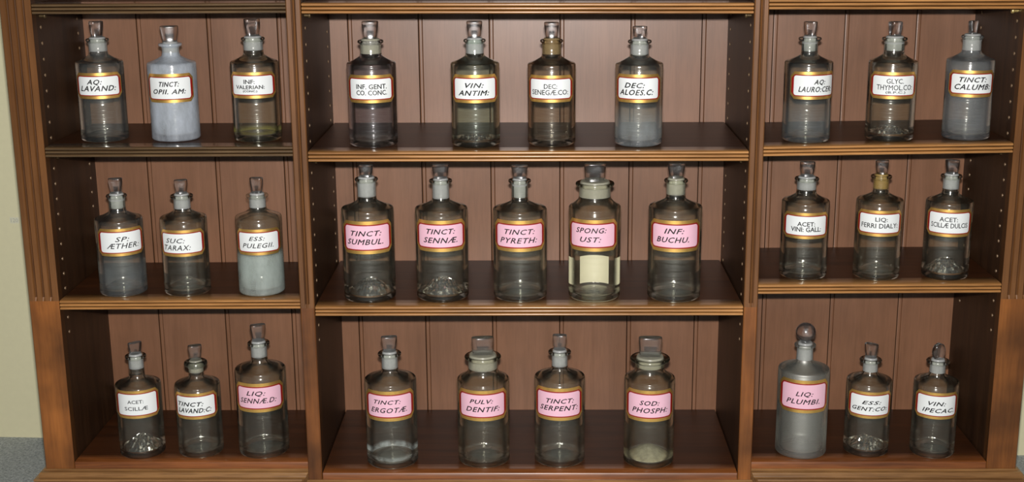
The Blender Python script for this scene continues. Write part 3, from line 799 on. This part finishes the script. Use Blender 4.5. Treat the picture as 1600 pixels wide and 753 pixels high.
# glass, foot, foot height, plug, stopper kind, stopper turn, film, panel, italic, bold, ink, description
INFO = {
 'AQ LAVAND': ('dusty', 'plain', .016, 'white', 'tab', 10, None, 'white', 1, .012, 'ink', 'dusty glass bottle lettered AQ: LAVAND: on a white label, first on the upper left shelf'),
 'TINCT OPII': ('filmed', 'dust', .012, 'white', 'tab', 0, None, 'white', 1, .012, 'ink', 'bottle filmed blue-white all over inside, white label lettered TINCT: OPII. AM:'),
 'INF VALERIAN': ('clear', 'plain', .014, 'white', 'tab', 14, 'liquid', 'white', 0, .008, 'ink', 'clear glass bottle with yellow dregs and white label INF: VALERIAN: (CONC.)'),
 'INF GENT': ('smoky', 'plain', .012, 'dirty', 'tab', 0, None, 'white', 0, .008, 'ink', 'greyish glass bottle with white label INF. GENT. CO. CONC. on the upper middle shelf'),
 'VIN ANTIM': ('greenish', 'spark', .013, 'white', 'tab', 0, None, 'white', 1, .014, 'ink', 'greenish clear bottle with white label VIN: ANTIM: under a bright square stopper'),
 'DEC SENEGAE': ('brown', 'plain', .012, 'brown', 'tab', 0, None, 'white', 0, .004, 'ink', 'brown-tinged bottle with stained neck and white label DEC: SENEGÆ.CO:'),
 'DEC ALOES': ('low_hazy', 'dust', .013, 'white', 'tab', -8, None, 'white', 1, .014, 'ink', 'bottle clouded white towards its foot, white label lettered DEC: ALOES.C:'),
 'AQ LAUROCER': ('mid_hazy', 'plain', .016, 'white', 'tab', -12, None, 'white', 1, .010, 'ink', 'grey-blue bottle whose white label AQ: LAURO:CER: is turned away to the right'),
 'GLYC THYMOL': ('clear', 'spark', .020, 'white', 'cube', 38, None, 'white', 0, 0, 'ink_grey', 'clear glass bottle with white label GLYC. THYMOL.CO: in thin grey capitals'),
 'TINCT CALUMB': ('hazy', 'dust', .012, 'white', 'tab', 52, None, 'white', 1, .012, 'ink', 'cloudy grey bottle with white label TINCT: CALUMB: and a stopper seen nearly edge-on'),
 'SP AETHER': ('mid_hazy', 'plain', .022, 'white', 'tab', -6, None, 'white', 1, .004, 'ink', 'bluish hazy bottle with white label SP: ÆTHER: first on the middle left shelf'),
 'SUC TARAX': ('clear', 'plain', .024, 'white', 'tab', 4, None, 'white', 1, .004, 'ink', 'clear glass bottle with white label SUC: TARAX: on the middle left shelf'),
 'ESS PULEGII': ('half_filmed', 'dust', .014, 'white', 'tab', -14, None, 'white', 1, .004, 'ink', 'bottle filmed pale grey below its white label ESS: PULEGII.'),
 'TINCT SUMBUL': ('clear', 'spark', .032, 'white', 'tab', -4, None, 'pink', 1, .010, 'ink', 'clear bottle with sparkling foot and pink label TINCT: SUMBUL.'),
 'TINCT SENNAE': ('clear', 'spark', .032, 'white', 'tab', 6, None, 'pink', 1, .010, 'ink', 'clear glass bottle with pink label TINCT: SENNÆ. on the middle shelf'),
 'TINCT PYRETH': ('clear', 'plain', .022, 'white', 'tab', -4, None, 'pink', 1, .008, 'ink', 'clear glass bottle with pink label TINCT: PYRETH: on the middle shelf'),
 'SPONG UST': ('yellowish', 'plain', .016, 'dirty', 'wide', 4, None, 'pink', 1, .008, 'ink', 'wide-necked bottle with pink label SPONG: UST: and a cream paper inside'),
 'INF BUCHU': ('clear', 'plain', .018, 'dirty', 'tab', 6, None, 'pink', 1, .010, 'ink', 'clear bottle with yellowed neck and pink label INF: BUCHU. on the middle shelf'),
 'ACET VINI': ('clear', 'plain', .018, 'white', 'tab', 4, None, 'white', 0, .008, 'ink', 'clear glass bottle with white label ACET: VINI: GALL: on the middle right shelf'),
 'LIQ FERRI': ('yellowish', 'plain', .022, 'yellow', 'tab', -4, None, 'white', 0, 0, 'ink', 'bottle with yellow-stained neck and white label LIQ: FERRI DIALY:'),
 'ACET SCILLAE DULCIS': ('clear', 'spark', .030, 'white', 'tab', -10, None, 'white', 0, 0, 'ink', 'clear bottle with sparkling foot and white label ACET: SCILLÆ DULCIS'),
 'ACET SCILLAE': ('clear', 'spark', .032, 'white', 'tab', 24, None, 'white', 0, 0, 'ink_grey', 'clear bottle with glittering foot and white label ACET: SCILLÆ on the lower left shelf'),
 'TINCT LAVAND C': ('clear', 'plain', .022, 'dirty', 'ring', 8, None, 'white', 1, .012, 'ink', 'clear bottle with thick ringed lip and white label TINCT: LAVAND:C:'),
 'LIQ SENNAE D': ('clear', 'plain', .024, 'white', 'tab', 10, None, 'pink', 1, .008, 'ink', 'tall clear bottle with pink label LIQ: SENNÆ.D: on the lower left shelf'),
 'TINCT ERGOTAE': ('clear', 'dust', .022, 'white', 'tab', 4, 'low', 'pink', 1, .008, 'ink', 'bottle with chalky tide marks round its foot and pink label TINCT: ERGOTÆ.'),
 'PULV DENTIF': ('yellowish', 'plain', .022, 'dirty', 'wide', 4, None, 'pink', 1, .010, 'ink', 'wide-necked bottle with pink label PULV: DENTIF: on the bottom middle shelf'),
 'TINCT SERPENT': ('clear', 'plain', .022, 'white', 'tab', -3, None, 'pink', 1, .010, 'ink', 'clear narrow-necked bottle with pink label TINCT: SERPENT: on the bottom middle shelf'),
 'SOD PHOSPH': ('yellowish', 'dust', .026, 'dirty', 'wide', 4, 'powder', 'pink', 1, .010, 'ink', 'wide-necked bottle with pale powdery foot and pink label SOD: PHOSPH:'),
 'LIQ PLUMBI': ('satin', 'dust', .010, 'white', 'ball', 0, None, 'pink', 1, .008, 'ink', 'satin grey bottle with round ball stopper and pink label LIQ: PLUMBI.'),
 'ESS GENT CO': ('clear', 'spark', .024, 'white', 'tab', -28, None, 'white', 1, .010, 'ink', 'clear glass bottle with white label ESS: GENT:CO: on the lower right shelf'),
 'VIN IPECAC': ('clear', 'plain', .022, 'white', 'oval', 32, None, 'white', 1, .010, 'ink', 'clear bottle with rounded oval stopper and white label VIN: IPECAC.'),
}
LM = {}
for (name, x, y, z0, rz, yaw, R, zs, zn, rn, zl, rl, zt, ws, lz0, lz1, lines) in ROWS:
    glass, foot, hp, plug, kind, turn, res, panel, ital, bold, ink, label = INFO[name]
    b = empty('apothecary_bottle', (x, y, z0 + .0003), math.radians(rz))
    tag(b, label, 'bottle', 'apothecary bottles on the cabinet shelves')
    v, f, mi = body_mesh(R, zs, zn, rn, zl, rl, hp, foot, zt)
    bo = mesh_obj('bottle_body', v, f, [G[glass], BASE[foot], NECK[plug]], b, mi, True, 70)
    if foot == 'spark':
        for p in bo.data.polygons:
            if p.material_index == 1: p.use_smooth = False
    if kind == 'ring':                          # thick rounded collar under the stopper
        t_ = []
        for i in range(17):
            a = 2 * PI * i / 16
            t_.append((rl - .0052 + .0056 * math.cos(a), zl - .003 + .0056 * math.sin(a)))
        v, f = lathe(t_, 48); mesh_obj('collar', v, f, M['finial'], b, None, True)
    # stopper: ground plug in the neck, clear finial above
    rp = rn - .0016
    v, f = lathe([(0, zn + .0005), (rp - .0022, zn + .0005), (rp - .0012, zn + .0012), (rp, zl - .001), (rp, zl + .0016), (rp - .0012, zl + .0036), (0, zl + .0036)], 40)
    st = mesh_obj('stopper', v, f, PLUG[plug], b, None, True, 40)
    v, f = finial_mesh(kind, ws * (1 / .98 if kind not in ('cube',) else .82), zl + .0038, zt, rn)
    th = math.radians(turn - yaw)
    v = [(q[0] * math.cos(th) - q[1] * math.sin(th), q[0] * math.sin(th) + q[1] * math.cos(th), q[2]) for q in v]
    fi = mesh_obj('finial', v, f, M['finial'], st, None, True, 50)
    fi['label'] = 'clear glass finial'
    # label
    mb = MB()
    big = R > .0405
    H = math.radians(64)
    label_layer(mb, R, H, lz0, lz1, .0075 if not big else .0085, True, 0, .00025)
    gv = .0046 if not big else .0056
    label_layer(mb, R, H - math.radians(3.6), lz0 + gv, lz1 - gv, .0060 if not big else .007, True, 1, .00045)
    gv += .0016 if not big else .002
    label_layer(mb, R, H - math.radians(10.5), lz0 + gv, lz1 - gv, .0042 if not big else .0052, False, 2, .00060)
    la = mb.obj('label', [M['gold'], M['red'], M[panel]], b, True, 30)
    la['label'] = panel + ' enamel label in a gold frame with a red line'
    mb = MB(); lettering(mb, R, lines, ital, max(bold, .005) * .028)
    mb.obj('lettering', M[ink], la)
    if res:
        v, f = residue_mesh(R, .01, {'opaque': zs - .016, 'half': .072, 'low': .022, 'liquid': .020, 'powder': .03}[res], hp, res == 'powder')
        ro = mesh_obj('residue', v, f, FILM[res], b, None, True)
    if name == 'SPONG UST':
        # a slip of paper curled against the far side of the glass
        r = R - .0085; n = 24
        v = []; 
        for i in range(n + 1):
            a = math.radians(-45 + 90 * i / n)
            for zz, dr in ((.0135, 0), (.060, 0), (.0135, .0004), (.060, .0004)):
                v.append(((r - dr) * math.sin(a), (r - dr) * math.cos(a), zz))
        f = []
        for i in range(n):
            q = 4 * i; w_ = q + 4
            f += [(q, w_, w_ + 1, q + 1), (q + 2, q + 3, w_ + 3, w_ + 2), (q + 1, w_ + 1, w_ + 3, q + 3), (q + 2, w_ + 2, w_, q)]
        f += [(0, 1, 3, 2), (4 * n, 4 * n + 2, 4 * n + 3, 4 * n + 1)]
        po = mesh_obj('paper_slip', v, f, M['paper'], None, None, True, 40)
        po.location = b.location; po.rotation_euler = (0, 0, math.radians(rz - yaw))
        tag(po, 'cream paper slip curled inside the bottle lettered SPONG: UST:', 'paper')

# pencilled number on the pale wall left of the cabinet, on a small stuck-on slip
sl = -0.0872 / 1.883
wx = -0.975
mb = MB(); mb.box(-.009, .009, -.0004, 0, -.006, .006)
o = mb.obj('wall_sticker', plain('sticker_paper', srgb(208, 206, 182), .7)); o.location = (wx, wy(wx) - .0003, .375); o.rotation_euler = (0, 0, math.atan(sl))
tag(o, 'tiny pale sticker with faint grey figures on the wall left of the cabinet', 'sticker')
v, f = text_mesh('120', False, 0)
mb = MB(); mb.add([(q[0] * .014, -.0006, q[1] * .0075) for q in v], f)
mb.obj('lettering', plain('pencil', srgb(168, 168, 156), .7), o)

# ------------------------------------------------------------------ camera and light
cam = bpy.data.cameras.new('camera'); co = bpy.data.objects.new('camera', cam); COL.objects.link(co)
cam.sensor_width = 36; cam.lens = 36 * 2073.8151 / 1600
cy, sy = math.cos(-.0198), math.sin(-.0198); cp, sp = math.cos(.2479), math.sin(.2479)
fw = Vector((sy * cp, cy * cp, -sp)); ri = Vector((cy, -sy, 0)); up = ri.cross(fw)
cr, sr = math.cos(-.0082), math.sin(-.0082)
r2 = cr * ri + sr * up; u2 = -sr * ri + cr * up
mat = Matrix(((r2.x, u2.x, -fw.x), (r2.y, u2.y, -fw.y), (r2.z, u2.z, -fw.z))).to_4x4()
mat.translation = Vector((.0148, -2.0867, .9461))
co.matrix_world = mat
S.camera = co

def lamp(name, loc, energy, size, col, target):
    l = bpy.data.lights.new(name, 'AREA'); l.shape = 'RECTANGLE'; l.size = size[0]; l.size_y = size[1]
    l.energy = energy; l.color = col
    ob = bpy.data.objects.new(name, l); COL.objects.link(ob); ob.location = loc
    ob.rotation_euler = (Vector(target) - Vector(loc)).to_track_quat('-Z', 'Y').to_euler()
    return ob
# the camera's flash, just above the lens
lamp('camera_flash', (.016, -2.07, 1.025), FLASH, (.045, .028), (1.0, .97, .94), (.0, 0, .40))
# unseen fill lamps overhead, added for the room's dim ambient light
lamp('room_fill', (-.9, -1.6, 2.5), ROOM, (.6, .6), (1.0, .93, .82), (0, 0, .3))
lamp('room_fill', (1.1, -1.6, 2.5), ROOM, (.6, .6), (1.0, .93, .82), (0, 0, .3))
w = bpy.data.worlds.new('world'); S.world = w; w.use_nodes = True
w.node_tree.nodes['Background'].inputs[0].default_value = (.86, .9, 1, 1)
w.node_tree.nodes['Background'].inputs[1].default_value = WORLD

S.view_settings.view_transform = 'Standard'; S.view_settings.look = 'None'
S.view_settings.exposure = EXPO; S.view_settings.gamma = 1; S.view_settings.use_curve_mapping = False
c = S.cycles
c.max_bounces = 24; c.diffuse_bounces = 4; c.glossy_bounces = 6; c.transmission_bounces = 12; c.transparent_max_bounces = 48
c.use_denoising = True
c.sample_clamp_indirect = 6
